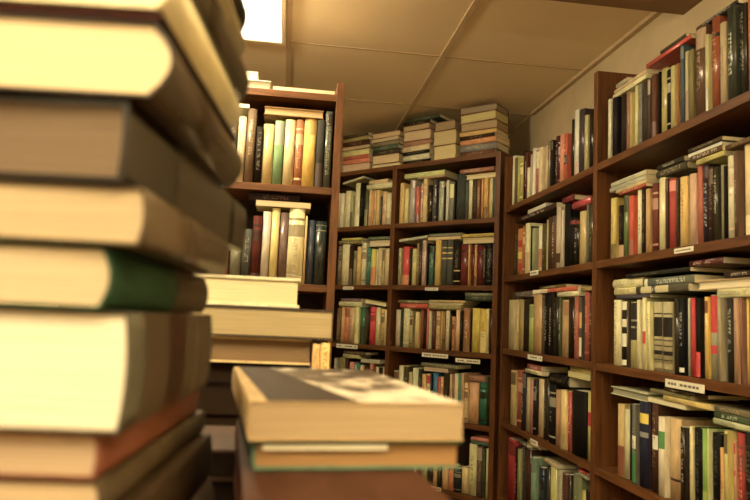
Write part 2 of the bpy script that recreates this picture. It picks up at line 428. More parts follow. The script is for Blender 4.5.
upright_row('M3', PR, zs(HR[2]), EYE+HR[1], (490, 260, 6.25), [
 (107,145,250,'b8a470'),(145,172,240,'c4ae6c'),(172,200,245,'ae9450'),(200,235,255,'3a2c20'),(235,260,278,'9aa040'),(260,310,215,'b88c54'),(310,332,232,'6a5438'),(332,360,210,'1e1612',{'text':'d8d0b0'}),
 (360,388,205,'2c1c18',{'text':'d8d0b0'}),(388,415,232,'2a2c1c'),(415,440,232,'5c6038'),(440,480,250,'b08850'),(480,515,235,'2c1c14'),(515,540,230,'b05840'),(540,570,232,'5a5044',B((.05,.35,'c8c0a0'),(.5,.75,'b08838'))),
 (583,612,195,'b04c38'),(612,636,210,'6a3c28')], 'third shelf down, far wall bay', GM, s0=a0M, s1=a1M)
upright_row('M4', PR, zs(HR[3]), EYE+HR[2], (490, 340, 6.25), [
 (120,148,190,'b8a060'),(148,190,185,'a84c34'),(190,212,200,'3a3440'),(212,240,232,'a89860'),(240,262,245,'b07060'),(262,280,245,'201c24'),(280,325,240,'b89c6c'),(325,358,242,'3a3428'),(358,400,275,'24201c'),
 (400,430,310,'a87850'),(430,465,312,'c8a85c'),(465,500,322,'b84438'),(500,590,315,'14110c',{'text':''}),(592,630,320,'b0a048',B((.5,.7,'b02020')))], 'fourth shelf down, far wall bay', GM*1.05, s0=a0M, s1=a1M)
upright_row('M5', PR, zs(HR[4]), EYE+HR[3], (490, 420, 6.25), [
 (100,150,115,'b01c28',{'gloss':False}),(150,165,165,'3a1410'),(165,182,180,'8a8a50'),(182,210,165,'4a4840'),(210,245,175,'4a2018'),(245,275,230,'6c8868'),(275,295,262,'c8bc70'),(295,325,292,'1c3440'),(325,365,290,'3c3020'),
 (365,405,290,'a8a050'),(405,440,310,'98906a'),(440,470,335,'5a2c20'),(470,500,335,'3a3024'),(500,560,335,'6a6c44'),(560,590,440,'a89838'),(590,612,440,'2a2418')], 'fifth shelf down, far wall bay', GM*1.05, s0=a0M, s1=a1M)
flat_books('M2', [(516,556,216,5,'4a2418','s',{'cover':'4a2418'}),(528,546,205,4,'b0a080','p'),(572,591,196,7,'c02c34','s',{'gloss':True}),(562,573,198,6,'7a2028')])
flat_books('M3', [(513,531,292,6,'6a5c50'),(557,579,292,5,'c8bc88'),(532,577,284,4,'c0502c','s',{'bands':((.62,.98,'c8b890'),)}),(581,592,284,4,'9a8040'),(540,566,280,3,'6a5420')])
flat_books('M4', [(525,542,375,4,'c8b480'),(527,541,369,5,'a85040'),(548,567,376,11,'201410'),(568,590,384,6,'b8a850','p'),(570,590,380,5,'c0a850')])
flat_books('M5', [(519,527,443,4,'6a6448'),(527,540,450,4,'c8bc88'),(543,556,462,4,'b09868'),(578,587,478,5,'a8a880'),(578,587,474,3,'b02818')])

z = (0, 0, 1)
upright_row('R1', PR, zs(HR[0]), EYE+1.05, z, [
 (607.4,610.4,99.6,'c8c49a',{'gloss':True}),(611,615.8,98,'2a2028'),(615.8,619.4,97,'4a3428'),(619.4,625.4,95,'3a2820'),(626,629,92,'a06848'),(629,631.4,93,'b09858'),(631.4,637.4,87,'b8b070',{'gloss':True}),
 (637.4,641.6,85,'807868'),(641.6,646.4,82,'4a3c30'),(646.4,650,79,'5a4636'),(650,654.8,75,'6a3c28'),(654.8,659.6,73,'181008'),(659.6,666.4,69,'a89850',{'gloss':True}),(666.4,670.2,70,'201810'),
 (670.2,674.4,66,'a89a58'),(674.4,678,64,'a86838'),(678,683.4,46,'485c60'),(683.4,688,52,'b0a070'),(688,692.8,50,'807040'),(693,703.8,27,'6a4630',{'gloss':True}),(703.8,707.8,35,'a8a068'),
 (708,718,18,'9a4422',{'gloss':True,'bands':((.78,.82,'2a1008'),)}),(718.4,725,22.8,'a89068'),(725.4,734,7,'3c4438',{'gloss':True}),(734.4,745,5,'30302c',{'gloss':True}),(745.8,756,-8,'b05830'),(757,768,-12,'5a4030')],
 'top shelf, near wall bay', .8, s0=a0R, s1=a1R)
upright_row('R2', PR, zs(HR[1]), EYE+HR[0], z, [
 (609,614.6,198.4,'b89c3c'),(614.8,622.2,206,'2a1410',B((.02,.25,'a07850'))),(622.4,627,196,'5a7034'),(627.4,632,196,'c04020',{'text':''}),(632,634.6,191,'a89858'),(634.8,641,190,'ccc08c'),(641,644.6,189,'3a2418'),
 (644.6,648.8,189,'b08850'),(648.8,656.6,184,'7a3428'),(657.2,664.2,178,'d0c080',{'gloss':True}),(664.4,667.4,179,'5a3c30'),(667.4,674.4,179,'b03028'),(674.4,678,179,'4a3830'),(678,685.8,177,'c8a048'),
 (685.8,687.8,178,'6a4030'),(687.8,694.6,174,'b89070'),(694.8,702,166,'b05840'),(702,708,165,'3a2c3c'),(708,712.8,167,'4a2e1c'),(712.8,717,167,'3c3a28'),(717,720.6,166,'1c1610'),(720.6,723.6,165,'8a8058'),
 (723.6,726,166,'1a1810'),(726,733,156,'c8be90',{'text':'3a3428','tr':(.2,.95)}),(733,737.2,151,'6a4c38'),(737.4,742.6,148,'b86c30'),(742.8,752,144,'d0ac70'),(753,762,144,'b08830')],
 'second shelf down, near wall bay', .8, s0=a0R, s1=a1R, gloss_p=.2)
upright_row('R3', PR, zs(HR[2]), EYE+HR[1], z, [
 (611.7,618.8,300,'c8bc84',{'text':'3a3020','tr':(.1,.95)}),(619,626,301,'30281c',{'say':'black and white','text':'','bands':((.02,.1,'d8cfa8'),(.3,.5,'b8b090'),(.6,.72,'b8b090'),(.86,.99,'d8cfa8'))}),(626.2,628.4,302,'5a4a34'),
 (628.4,636.2,302,'b0a458',{'say':'half black half olive-cream','text':'','bands':((.42,.99,'2c2420'),(.6,.63,'d8d0b0'),(.7,.73,'d8d0b0'))}),(636.4,639.2,300,'c8bc88'),(639.2,641.6,300,'6a6030'),(641.8,645.2,298,'d8c888',{'say':'red-banded cream','text':'','bands':((.36,.53,'b02820'),)}),(645.8,649.6,302,'c8c078'),
 (650,660,302,'a89868',{'say':'black-banded tan','text':'','gloss':False,'bands':((.05,.12,'8a7c50'),(.16,.18,'4a4030'),(.24,.3,'14120e'),(.36,.38,'4a4030'),(.44,.46,'4a4030'),(.5,.78,'1c1812'),(.82,.84,'4a4030'))}),
 (660.3,670.2,302,'a89868',{'say':'black-banded tan','text':'','gloss':False,'bands':((.05,.12,'8a7c50'),(.16,.18,'4a4030'),(.24,.3,'14120e'),(.36,.38,'4a4030'),(.44,.46,'4a4030'),(.5,.78,'1c1812'),(.82,.84,'4a4030'))}),
 (670.6,673,299,'4a4634'),(673,677.6,299,'3a3428'),(677.8,683,299,'1c2028',B((.04,.1,'d8d0b0'))),(683,687.6,299,'3a1c18'),(687.8,690,298,'a8a888'),(690,694.4,298,'c02428',{'text':''}),(694.6,699.8,298,'14140e',{'say':'black and red','text':'','bands':((.01,.32,'c02428'),)}),
 (700,707.4,297,'d8a830',{'text':'5a3010','bands':((.8,.95,'7a4828'),)}),(707.6,716.8,295,'a09870',{'say':'red and grey','text':'','gloss':True,'bands':((.55,.99,'c42428'),(.3,.4,'c42428'))}),(717,720.4,298,'9a8a68'),(720.6,726,298,'b07040'),(726,732.4,298,'34342c',{'text':'d8d0b0'}),
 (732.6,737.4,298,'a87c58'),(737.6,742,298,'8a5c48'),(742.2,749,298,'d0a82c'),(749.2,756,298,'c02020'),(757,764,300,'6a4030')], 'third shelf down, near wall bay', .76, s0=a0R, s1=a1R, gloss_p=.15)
upright_row('R4', PR, zs(HR[3]), EYE+HR[2], z, [
 (615.8,622.2,404,'b89858',B((.02,.42,'7a4020'))),(622.4,628.2,409,'b8b080',{'text':'2c2820'}),(628.4,631.2,404,'3c3830'),(631.4,635.2,404,'6a6458',B((.02,.42,'2c7038'),(.44,.6,'d8d0b0'))),
 (635.4,646.2,401,'2e3048',{'say':'dark blue yellow-labelled','text':'','bands':((.74,.86,'d8b818'),(.58,.64,'7a7870'))}),(646.4,650.4,403,'4a3040'),(650.6,656.4,403,'5a3420',B((.48,.64,'d0c8a8'))),(656.6,663,417,'d0bc98',{'text':'','bands':((.6,.82,'3c8038'),)}),
 (663.2,679.2,418,'c49c60',{'text':'','gloss':False,'bands':((.24,.27,'4a1820'),)}),(679.8,684.4,427,'2a1418',{'text':'d8d0b0','tr':(.3,.95)}),(684.6,692.2,426,'d0bc80'),(692.4,701.2,428,'14120e',{'text':'8a8878','tr':(.1,.95)}),
 (701.4,706,429,'78a030',{'text':''}),(706,708.4,429,'b8b878',{'text':''}),(708.6,719.8,433,'1a1410',{'text':'8a8070','tr':(.05,.95)}),(720,723.6,448,'c08838'),(723.8,727.6,431,'b0a050'),
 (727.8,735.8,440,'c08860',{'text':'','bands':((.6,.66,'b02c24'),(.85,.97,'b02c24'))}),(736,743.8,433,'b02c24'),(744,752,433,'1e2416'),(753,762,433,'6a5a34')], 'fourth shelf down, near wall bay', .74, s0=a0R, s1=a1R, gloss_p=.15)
flat_books('R1', [(612.8,646,88,4.5,'c8b880'),(614,646,83,3.5,'b89868'),(616,627,80,4,'a09070'),(646,691,46,4.5,'c0382c','s',{'gloss':True,'text':''}),(660,686,44,3,'4a4838','s',{'text':''}),(696,738,4,4,'3a3830')])
flat_books('R2', [(618.8,645.8,185,3.5,'b04828'),(616,647,180,3,'b8a068'),(609.8,646,176,4.5,'a8a080','s',{'text':'3a3428'}),(611,646,170,4.5,'b0a880','s',{'text':'3a3428'}),
                  (656,686,168,8,'544a36'),(657,684,160,5,'3c3424'),(696,724,158,5,'b0a050'),(690,722,155,6,'6a4c2c'),(688,722,148,4,'c8c0a0','p'),(688,722,143,4,'50402c'),(725,756,138,5,'6a4c2c')])
flat_books('R3', [(616,650,297,4,'5a5054','s',{'text':''}),(614,635.5,290,7,'c0b070'),(636,688,290,7,'5a5440','s',{'bands':((.35,.6,'a89868'),(.68,.9,'a89868'))}),(612.5,642.5,281,9,'d0c080'),(643,694,281,8,'6a6c58','s',{'bands':((.9,.97,'b8b890'),)}),
                  (625,690,275,4,'303024'),(717,752,289,9,'b8b078'),(696.5,752,278,10,'d0b880','p',{'cover':'b89868'}),(689,723,268,6,'6a2420','s',{'gloss':True}),(724,752,268,6,'4a3020')])
flat_books('R4', [(611,647,390,8,'8a8460','p',{'cover':'b8b080'}),(648,685,400,5,'d0c080','p',{'cover':'a89858'}),(663,711,416,5,'c8a850'),(650,690,394,4,'8a7c48'),(664,708,412,4,'5a3c20'),(713,752,424,6,'a8a878'),(714,752,418,7,'4c5c3c'),(714,752,412,6,'7a6a48')])

# ------------------------------------------------------------------ corner bookcase
bl0, bl1 = sBd-wB+PT/2+.001, sBd-PT/2-.001
br0, br1 = sBd+PT/2+.001, sBr-PT/2-.001
zb = lambda i: EYE+HB[i]+TB
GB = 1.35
place = lambda i, s: '%s shelf, %s bay of corner bookcase' % (['top', 'second', 'third', 'fourth', 'fifth'][i-1], {'wide': 'right', 'narrow-looking': 'left'}[s])
upright_row('BL1', PB, zb(1), EYE+HB[0], (330,170,8.333), [(40,72,195,'b89c68'),(75,110,195,'d8c898',{'gloss':True}),(118,165,175,'d4c088'),(165,185,215,'8a8458'),(200,240,110,'b8ac78',{'gloss':True}),(240,285,110,'14140c'),(285,312,172,'4a4a28'),(312,340,168,'d8b870'),
 (340,358,180,'b07038'),(358,380,172,'c89858'),(380,405,168,'d8b060'),(405,430,222,'3a3c38'),(430,465,180,'b08858'),(465,498,195,'c0b080'),(498,518,190,'d8c880')], place(1,'narrow-looking'), GB, s0=bl0, s1=bl1)
upright_row('BR1', PB, zb(1), EYE+HB[0], (390,160,7.15), [(65,95,165,'b89048'),(95,128,205,'d0b868'),(135,175,145,'8a7c74',{'gloss':True}),(180,205,190,'a84838'),(205,230,170,'c8a070'),(230,262,135,'d8b470'),(262,298,180,'2a1c10'),(300,330,140,'4a4440',{'gloss':True}),(345,380,152,'8a8c70'),
 (380,397,190,'2c2014'),(398,418,145,'d0c8a8'),(420,452,165,'6a6858',B((.6,.97,'c8c080'))),(453,469,160,'1c1810'),(470,536,100,'3a3c34'),(538,556,155,'485040'),(558,588,142,'b8ac78'),(590,619,140,'4a3424'),(620,642,145,'7a4a30'),(643,665,135,'c88848'),(666,698,130,'c89038'),(708,733,130,'d8b878',{'gloss':True}),(734,766,130,'4c5440')],
 place(1,'wide'), GB, s0=br0, s1=br1)
upright_row('BL2', PB, zb(2), EYE+HB[1], (330,225,8.333), [(60,88,175,'6a5a38'),(90,152,162,'a89868'),(152,183,172,'3a1c14'),(185,215,215,'7a7048'),(215,250,182,'d8a858'),(255,293,150,'b0a478'),(295,335,188,'2c6c58'),(335,373,200,'d0b830',B((.02,.5,'c07030'))),(375,395,200,'d8d0a0'),(395,425,192,'e0c080'),(425,450,192,'d8b878',B((.65,.95,'8a5030'))),(452,488,195,'d8b878')],
 place(2,'narrow-looking'), GB, s0=bl0, s1=bl1)
upright_row('BR2', PB, zb(2), EYE+HB[1], (390,225,7.15), [(55,78,165,'8a8458'),(85,134,155,'c82c2c',{'text':'','gloss':True,'bands':((.02,.27,'c87040'),)}),(135,149,168,'3a3014'),(150,185,170,'d0b868'),(186,205,128,'7a6030'),(205,225,130,'3a2c28'),(225,252,112,'b89080',{'text':'3a2c40'}),(252,269,130,'201814'),(270,308,150,'3c5c48'),
 (318,357,108,'c0983c'),(358,402,108,'4c4c40',{'text':'','bands':((.58,.61,'b8984c'),(.7,.73,'b8984c'),(.82,.84,'b8984c'))}),(403,443,108,'4c4c40',{'text':'','bands':((.58,.61,'b8984c'),(.7,.73,'b8984c'),(.82,.84,'b8984c'))}),(446,496,142,'2c2418',B((.35,.38,'b8984c'),(.1,.12,'b8984c'))),
 (498,556,140,'6a1c18',{'text':'','gloss':True,'bands':((.82,.86,'4a1010'),)}),(558,568,140,'b0803c'),(570,602,145,'641a18',{'text':'','gloss':True,'bands':((.78,.84,'3a0c0c'),)}),(603,619,140,'a87038'),(620,662,145,'641a1c',{'text':'','gloss':True,'bands':((.78,.84,'3a0c0c'),)}),(663,682,140,'3a2018'),(684,719,132,'20241c',{'gloss':True}),(720,734,132,'382838'),(736,758,140,'d0b070')],
 place(2,'wide'), GB, s0=br0, s1=br1)
upright_row('BL3', PB, zb(3), EYE+HB[2], (330,285,8.333), [(50,84,190,'6a4c30'),(85,115,182,'a87c40'),(115,150,187,'c06840'),(150,195,187,'a07c50'),(195,235,182,'c8c470'),(245,285,187,'1e5c3c'),(285,308,200,'4a4028'),(310,324,182,'2c1c10'),(325,368,182,'c81c2c',{'text':'','gloss':True}),(370,412,187,'e0c880'),(412,448,197,'a08040'),(450,468,205,'b89c60')],
 place(3,'narrow-looking'), GB, s0=bl0, s1=bl1)
upright_row('BR3', PB, zb(3), EYE+HB[2], (390,290,7.15), [(35,71,140,'9a8468'),(72,86,145,'1e3a28'),(88,134,132,'c0b87c'),(135,158,152,'8a8050'),(160,174,180,'3a1810'),(175,204,157,'b89c60'),(205,236,142,'7a3818'),(238,252,150,'2a1408'),(255,274,135,'c85840'),(275,291,152,'d0c890'),(292,323,152,'5a3028'),(325,354,152,'b08850'),(355,374,152,'a08a3c'),(375,389,152,'8a5c30'),(390,422,147,'d8c090'),
 (424,440,150,'201008'),(441,459,190,'a86c38'),(460,496,143,'c09868'),(497,517,150,'2c1408'),(518,567,130,'8a5428'),(569,579,135,'3c2410'),(580,638,130,'d8b828',{'text':'6a4010','gloss':False}),(639,686,138,'a88a20'),(687,704,134,'c8b868'),(705,740,142,'3c2018')],
 place(3,'wide'), GB*1.02, s0=br0, s1=br1)
upright_row('BL4', PB, zb(4), EYE+HB[3], (330,335,8.333), [(25,45,192,'8a8470'),(60,112,187,'6a6030'),(112,142,190,'4a2014'),(150,188,225,'a86858'),(190,209,245,'d0c890'),(210,238,235,'1e7060'),(240,270,250,'d0a860'),(270,313,260,'4a2818'),(315,350,235,'a06040'),(375,399,265,'c8bc88'),(400,424,270,'3a2014'),(425,443,265,'b09868')],
 place(4,'narrow-looking'), GB, s0=bl0, s1=bl1)
upright_row('BR4', PB, zb(4), EYE+HB[3], (390,350,10), [(25,75,205,'8a7c48'),(78,125,155,'c4b880'),(130,175,170,'4a3c20'),(180,213,220,'9a8a50'),(215,270,180,'c8c890'),(270,308,190,'343828'),(310,353,240,'b88848'),(355,394,240,'c8a868',B((.78,.97,'b02028'))),(395,409,240,'1c2840'),(410,469,228,'14607c',{'text':'','gloss':True}),(470,499,270,'a02c28'),(500,529,270,'b88c50'),(530,578,230,'3c2414'),
 (584,614,240,'c8a870'),(616,638,240,'8a5030'),(640,676,235,'c8b080'),(677,706,240,'2c7868'),(707,735,235,'a07848'),(737,774,330,'b09060'),(776,878,325,'a8784c',{'text':''}),(880,966,325,'0c5c40',{'text':''}),(968,1000,270,'243018')],
 place(4,'wide'), GB, s0=br0, s1=br1)
upright_row('BR5', PB, zb(5), EYE+HB[4], (420,420,6.25), [(-60,-30,300,'a88850'),(-28,0,310,'6a3424'),(2,38,320,'8a7c50'),(40,72,325,'2c2c24'),(75,105,322,'c89850'),(106,124,325,'303028'),(125,172,318,'b88850'),(175,204,322,'a8643c'),(205,250,310,'2a2c28'),(255,298,300,'b89c60'),(300,350,150,'a8a468',{'text':'3a3020','gloss':False}),(350,384,165,'5c4038'),(385,404,180,'3a4424'),(405,425,180,'b8b070')],
 place(5,'wide'), GB, s0=br0, s1=br1, fromr=True)
flat_books('BL1', [(366.6,393,184,5,'d8d090'),(369,388,178,4,'d0a870'),(343,364,184,2,'b0a070','p',{'tilt':9})])
flat_books('BR1', [(418,446,176,2,'8a6a48'),(404.7,444.5,169,5,'a8a860'),(466,497,172,4.5,'c8ac68','p'),(460,494,166,4,'8a5438')])
flat_books('BL2', [(339,361,238,4,'6a5c28'),(369,389.5,240,7,'d8b878','p'),(368,389,235,3,'5c6440'),(342,361,235,2,'b0a030')])
flat_books('BR2', [(399,427,244,2.5,'a0a078','p',{'tilt':5}),(428,461,236,3,'c8a050','p'),(429,461,233,3,'6a6a50'),(462,497,236,7,'e0c060','p'),(462,496,232,3,'b89828')])
flat_books('BL3', [(339,362,300,5,'b8b478'),(341,361,295,3,'6a5050'),(364,386,298,5,'c8b860','p',{'tilt':-7})])
flat_books('BR3', [(400,428,303,5,'a83c28'),(398,428,299,3,'6a5c38'),(429,461,303,5,'8a7c48'),(429,463,299,2,'d0c090','p'),(429,465,296,2,'a88c50'),(465,493,300,5,'3c4434'),(465,492,297,3,'6a6c4c')])
flat_books('BL4', [(343,360,352,4,'8a8450'),(361,380,358,4,'a8a070','p'),(344,366,349,3,'5a4028')])
flat_books('BR4', [(424,448,368,4,'b89870','p'),(421,456,363,4,'6a6448'),(469,485,376,6,'8a5c48')])
flat_books('BR5', [(471,489,437,4,'48604c'),(471,489,432,3,'a86050')])

# piles on top of the corner bookcase
rng2 = random.Random(5)
ROWS['TOP'] = dict(plane=PB, tops=[], zt=ZC-.02, place='pile on top of the corner bookcase', n=0, gain=GB*1.05, depth=.19, zs=EYE+HB[0]+TB)
def pile(x0, x1, y, items, jit=1.0):
    r = random.Random(int(x0))
    yy = y
    for it in items:
        t, c = it[0]*1.12, it[1]; how = it[2] if len(it) > 2 else 's'
        flat_books('TOP', [(x0+r.uniform(0, jit), x1-r.uniform(0.3, jit+.3), yy-t, t, c, how)]); yy -= t
piles = [
 ('first', 342, 370, 174, [(7,'c89868','p'),(4,'b85c38'),(3,'9a4028'),(5,'c8b868'),(3.5,'b8985c','p'),(4,'4a2418'),(3.5,'7a6a34'),(2.5,'403018')]),
 ('second', 371, 400, 170, [(3.5,'d0b468','p'),(8,'d0a860','p'),(4,'403424'),(4,'44503c'),(3.5,'6a5c40'),(3,'c0a060','p'),(5,'c89c58','p')]),
 ('third', 402, 431, 166, [(3,'1c1410'),(5,'d8c898'),(3,'201c14'),(5,'c8a878'),(4,'8a5c40'),(9,'c8a060','p'),(5,'b8904c','p'),(3,'2c2014')]),
 ('fourth', 433, 457, 162, [(13,'c8a850','p'),(13,'c0a050','p'),(8,'a8804c','p')]),
 ('fifth', 459, 497, 158, [(4,'6a3824'),(6.5,'6a6258'),(4.5,'b8703c'),(3,'3a2410'),(4,'c89848'),(7.5,'b08848','p'),(8,'c0a848','p'),(6,'a08058','p')])]
for nm, x0, x1, y, its in piles:
    ROWS['TOP']['n'] = 0; ROWS['TOP']['place'] = nm+' pile on the corner bookcase'
    pile(x0, x1, y, its, 1.6)
ROWS['TOP']['n'] = 0; ROWS['TOP']['place'] = 'bridging third and fourth piles'
flat_books('TOP', [(407,440,118,3,'38402c')])

# ------------------------------------------------------------------ left bookcase
l0, l1 = sLr-.85+PT/2+.001, sLr-PT/2-.001
zl = lambda i: EYE+HL[i]+TB
upright_row('L1', PL, zl(1), EYE+HL[0], (225,100,5.27), [(-60,-22,90,'6a4428'),(-20,18,80,'a88850'),(20,60,100,'4a3c2c'),(62,105,85,'b89a70',{'text':'3a2c20','tr':(.3,.8)}),(110,158,45,'6a5034',{'gloss':True}),(160,194,140,'2c2014',{'text':'c8b890','tr':(.2,.9)}),(195,254,125,'b09050',{'text':''}),(256,307,108,'6c8c58',{'text':'','bands':((.62,.98,'8a8c78'),)}),
 (309,366,102,'d4b478',{'text':''}),(368,409,102,'a85c30'),(411,478,97,'c89a30',{'text':'','gloss':False}),(480,521,105,'3c3830'),(523,562,60,'4c5040',{'gloss':True})], 'top shelf of nearer bookcase', 1.0, fromr=True, depth=.19, s0=l0, s1=l1)
upright_row('L2', PL, zl(2), EYE+HL[1], (215,185,4.55), [(-60,-20,200,'4a3020'),(-18,20,220,'8a7450'),(22,62,200,'a02818'),(68,119,205,'6a6850'),(120,164,200,'4a4840'),(165,209,140,'5c1c14'),(210,249,120,'a89880',{'gloss':True}),(250,289,105,'c0a458',{'gloss':True}),(291,329,125,'6a4c44',{'gloss':True}),(330,404,105,'d0bc84',{'text':'3a3020','gloss':True,'tr':(.05,.6)}),(405,415,140,'a88850'),(416,451,160,'3c4454',{'gloss':True}),(453,505,165,'24302c',{'text':'','gloss':True,'bands':((.84,.86,'6a6a50'),(.93,.94,'6a6a50'))})],
 'second shelf of nearer bookcase', 1.0, fromr=True, depth=.19, s0=l0, s1=l1)
flat_books('L1', [(264,324,111,8,'b8883c','p',{'cover':'8a6030'}),(238,249,112,4,'d8c8a0','p')])
flat_books('L2', [(256,311,202,5.5,'c8ac70','p',{'cover':'a88850'}),(249,300,194,7,'30201c','s',{'text':'b04058'})])
ROWS['LT'] = dict(plane=PL, tops=[], zt=ZC-.1, place='on top of the nearer bookcase', n=0, gain=1.1, depth=.16, zs=EYE+HL[0]+TB)
flat_books('LT', [(273,335,86,5,'d8b070','p',{'cover':'b08850'}),(227,271,80,9,'9a8058','p',{'cover':'d8d0a8'}),(238,258,70,8,'d8cca0','p',{'cover':'d8d0b0'})])

# ------------------------------------------------------------------ shelf label cards
CARD = ink_mat('e0d4b0'); CINK = ink_mat('6a5a48')
def card(plane, x0, x1, yc, hpx, where):
    a0, z0 = plane.hit(x0, yc-hpx/2, -.003); a1, _ = plane.hit(x1, yc, -.003); _, z1 = plane.hit(x0, yc+hpx/2, -.003)
    w = a1-a0; h = abs(z0-z1)
    t = empty('shelf_label', plane.frame(a0, -.0025, min(z0, z1)), 'white label card, '+where, 'label card')
    box('card', 0, w, 0, .0012, 0, h, CARD, t)
    V, Fc = [], []; rng = random.Random(int(x0)); x = w*.08
    while x < w*.88:
        l = rng.uniform(.004, .009)*w/.1
        if rng.random() < .85:
            n = len(V); V += [(x, -.0003, h*.35), (x+l, -.0003, h*.35), (x+l, -.0003, h*.65), (x, -.0003, h*.65)]; Fc.append((n, n+1, n+2, n+3))
        x += l*1.3
    mesh_obj('printed_line', V, Fc, CINK, t)
card(PR, 530, 538, 273.5, 4.5, 'second shelf edge of the far wall bay')
card(PR, 527.5, 542, 356.5, 5, 'third shelf edge of the far wall bay')
card(PR, 530, 537.5, 440.5, 5, 'fourth shelf edge of the far wall bay')
card(PR, 674, 693, 251.5, 5, 'second shelf edge of the near wall bay')
card(PR, 665, 704, 382.5, 8, 'widest, third shelf edge of the near wall bay')
card(PB, 343, 353.5, 288, 3, 'second shelf edge, left bay of corner bookcase')
card(PB, 425, 438, 289, 3, 'second shelf edge, right bay of corner bookcase')
card(PB, 336.5, 357.5, 345.5, 4, 'third shelf edge, left bay of corner bookcase')
card(PB, 422, 448, 354.5, 4.2, 'third shelf edge, right bay of corner bookcase')
card(PB, 455.5, 480, 360, 4.2, 'hanging from third shelf edge, right end of corner bookcase')
card(PB, 428, 441, 487, 4, 'lowest one, fifth shelf edge of the corner bookcase')

# ------------------------------------------------------------------ counter and the piles on it
CT = EYE-.20
cnt = empty('counter', Matrix.Translation((-.25, .62, 0)), 'reddish brown wooden counter carrying the foreground piles of books', 'counter')
box('counter_top', -.45, .42, -.50, .60, CT-.03, CT, WOOD_C, cnt, .003)
box('front_board', .37, .39, -.47, .57, .0, CT-.03, WOOD_V, cnt)
box('side_board', -.42, -.40, -.47, .57, .0, CT-.03, WOOD_V, cnt)
box('plinth', -.40, .37, -.44, .54, .0, .08, WOOD_V, cnt)
box('inner_shelf', -.40, .37, -.44, .54, .5, .52, WOOD_H, cnt)

def pile_book(px, zc0, zc1, dist, L, W, ang, color, label, spine='right', right_edge=True, **kw):
    """a book lying flat, its tail edge towards the viewer; px = photo x of its near right (or left) corner; zc0..zc1 height above eye; dist = distance ahead"""
    zm = (zc0+zc1)/2
    # ray with given forward distance and height
    v = CF*dist+CR*((px-375)/F*dist)
    # choose lateral so that it projects to px at height zm
    for _k in range(4):
        a = (px-375)/F
        # point p = CF*dist + CR*a*dist + CU*b ; need p.z = zm
        b = (zm-(CF*dist+CR*a*dist).z)/CU.z
        v = CF*dist+CR*a*dist+CU*b
    n = Vector((math.sin(ang), math.cos(ang), 0)); u = Vector((math.cos(ang), -math.sin(ang), 0)); up = Vector((0, 0, 1))
    p = Vector((v.x, v.y, EYE+zm))
    if spine == 'right':
        if not right_edge: p = p+u*W
        X, Y, Z = -up, -u, n
    else:
        if right_edge: p = p-u*W
        X, Y, Z = up, u, n
    M = Matrix(((X.x, Y.x, Z.x, p.x), (X.y, Y.y, Z.y, p.y), (X.z, Y.z, Z.z, p.z), (0, 0, 0, 1)))
    return make_book(kw.pop('name', 'hardcover_book'), M, zc1-zc0-.0006, L, W, color, label, **kw)

G = 'tall foreground stack of books'
A = .085
D0 = .285
HZ = 307
def near(px, ya, yb, *a, dist=D0, **k):      # heights from photo rows at the near face (horizon there is about row 318)
    zA, zB = (HZ-ya)/F*dist, (HZ-yb)/F*dist
    return pile_book(px, zB, zA, dist, *a, group=G, **k)
S = 'in the tall foreground stack'
# written from the bottom up; shade on the stack's side darkened into most cover colours
PB_ = dict(board=.0012, over=.0012)
near(112, 520, 600, .22, .2, A, '3a2818', 'brown book low down '+S+', mostly below view', kind='hard', pages='b08850', pgain=.9, bulge=.002, **PB_)
near(100, 480, 519, .22, .2, A, '4c3c28', 'tan-paged book second from the bottom '+S, kind='hard', pages='b08c58', bulge=.002, **PB_)
near(98, 433, 479, .20, .2, A, '7a4028', 'tan-paged book with an orange-red cover '+S, kind='hard', pages='b89060', pgain=.8, bulge=.001, **PB_)
near(128, 311, 432, .205, .2, A-.02, '4a4434', 'thickest book with bright cream pages '+S, kind='hard', pages='ffecc0', pgain=1.3, bands=((.12,.95,'40301f'),(.35,.55,'5c2018'),(.7,.74,'6a5c44')), bulge=.002, **PB_)
near(112, 246, 310, .23, .2, A-.02, '20442c', 'green-spined book with cream pages '+S, kind='hard', pages='d0b078', pgain=.62, bands=((.55,.98,'3c2818'),), bulge=.004, **PB_)
near(146, 185, 245, .21, .2, A, '4c3a24', 'cream-paged book with a crumpled brown jacket '+S, kind='hard', pages='c8a468', pgain=.64, gloss=True, bulge=.002, **PB_)
near(128, 99, 184, .29, .2, A+.03, '1c1612', 'black-jacketed book with a grey spine title panel '+S, kind='hard', pages='7a5c3c', bands=((.26,.74,'3c342a'),(.8,.94,'342e26')), gloss=True, bulge=.001, board=.0025, over=.0012)
near(174, 20, 98, .20, .2, A, '3a2a1c', 'large cream-paged book with rounded back near the top '+S, kind='hard', pages='f0cc88', gloss=True, pgain=.68, bulge=.009, **PB_)
near(162, 11, 19, .20, .18, A, '30100c', 'thin black and red book between the two thickest upper ones', kind='paper', name='paperback_book', pages='5a2018')
near(178, -50, 10, .185, .2, A, 'd8c898', 'cream-covered rounded book cut by the upper frame edge '+S, kind='hard', pages='d8c898', gloss=False, bulge=.009, **PB_)
near(180, -110, -51, .20, .2, A+.01, '3c3020', 'dark book above the cream one '+S, kind='hard', pages='c0a878', gloss=True, bulge=.004, **PB_)
near(182, -160, -111, .19, .2, A, '8a7c58', 'khaki book third from the top '+S, kind='hard', gloss=True, bulge=.004, **PB_)
near(176, -222, -161, .20, .2, A+.01, '2c2820', 'black book second from the top '+S, kind='hard', bulge=.004, **PB_)
near(180, -280, -223, .19, .2, A, '5a5040', 'dark khaki topmost book '+S, kind='hard', bulge=.004, **PB_)
# fill down to the counter
zz = (HZ-600)/F*D0
pile_book(116, -.1995, zz-.0005, D0, .23, .2, A, '4a3424', 'dark brown thick book resting on the counter under the tall stack', kind='hard')

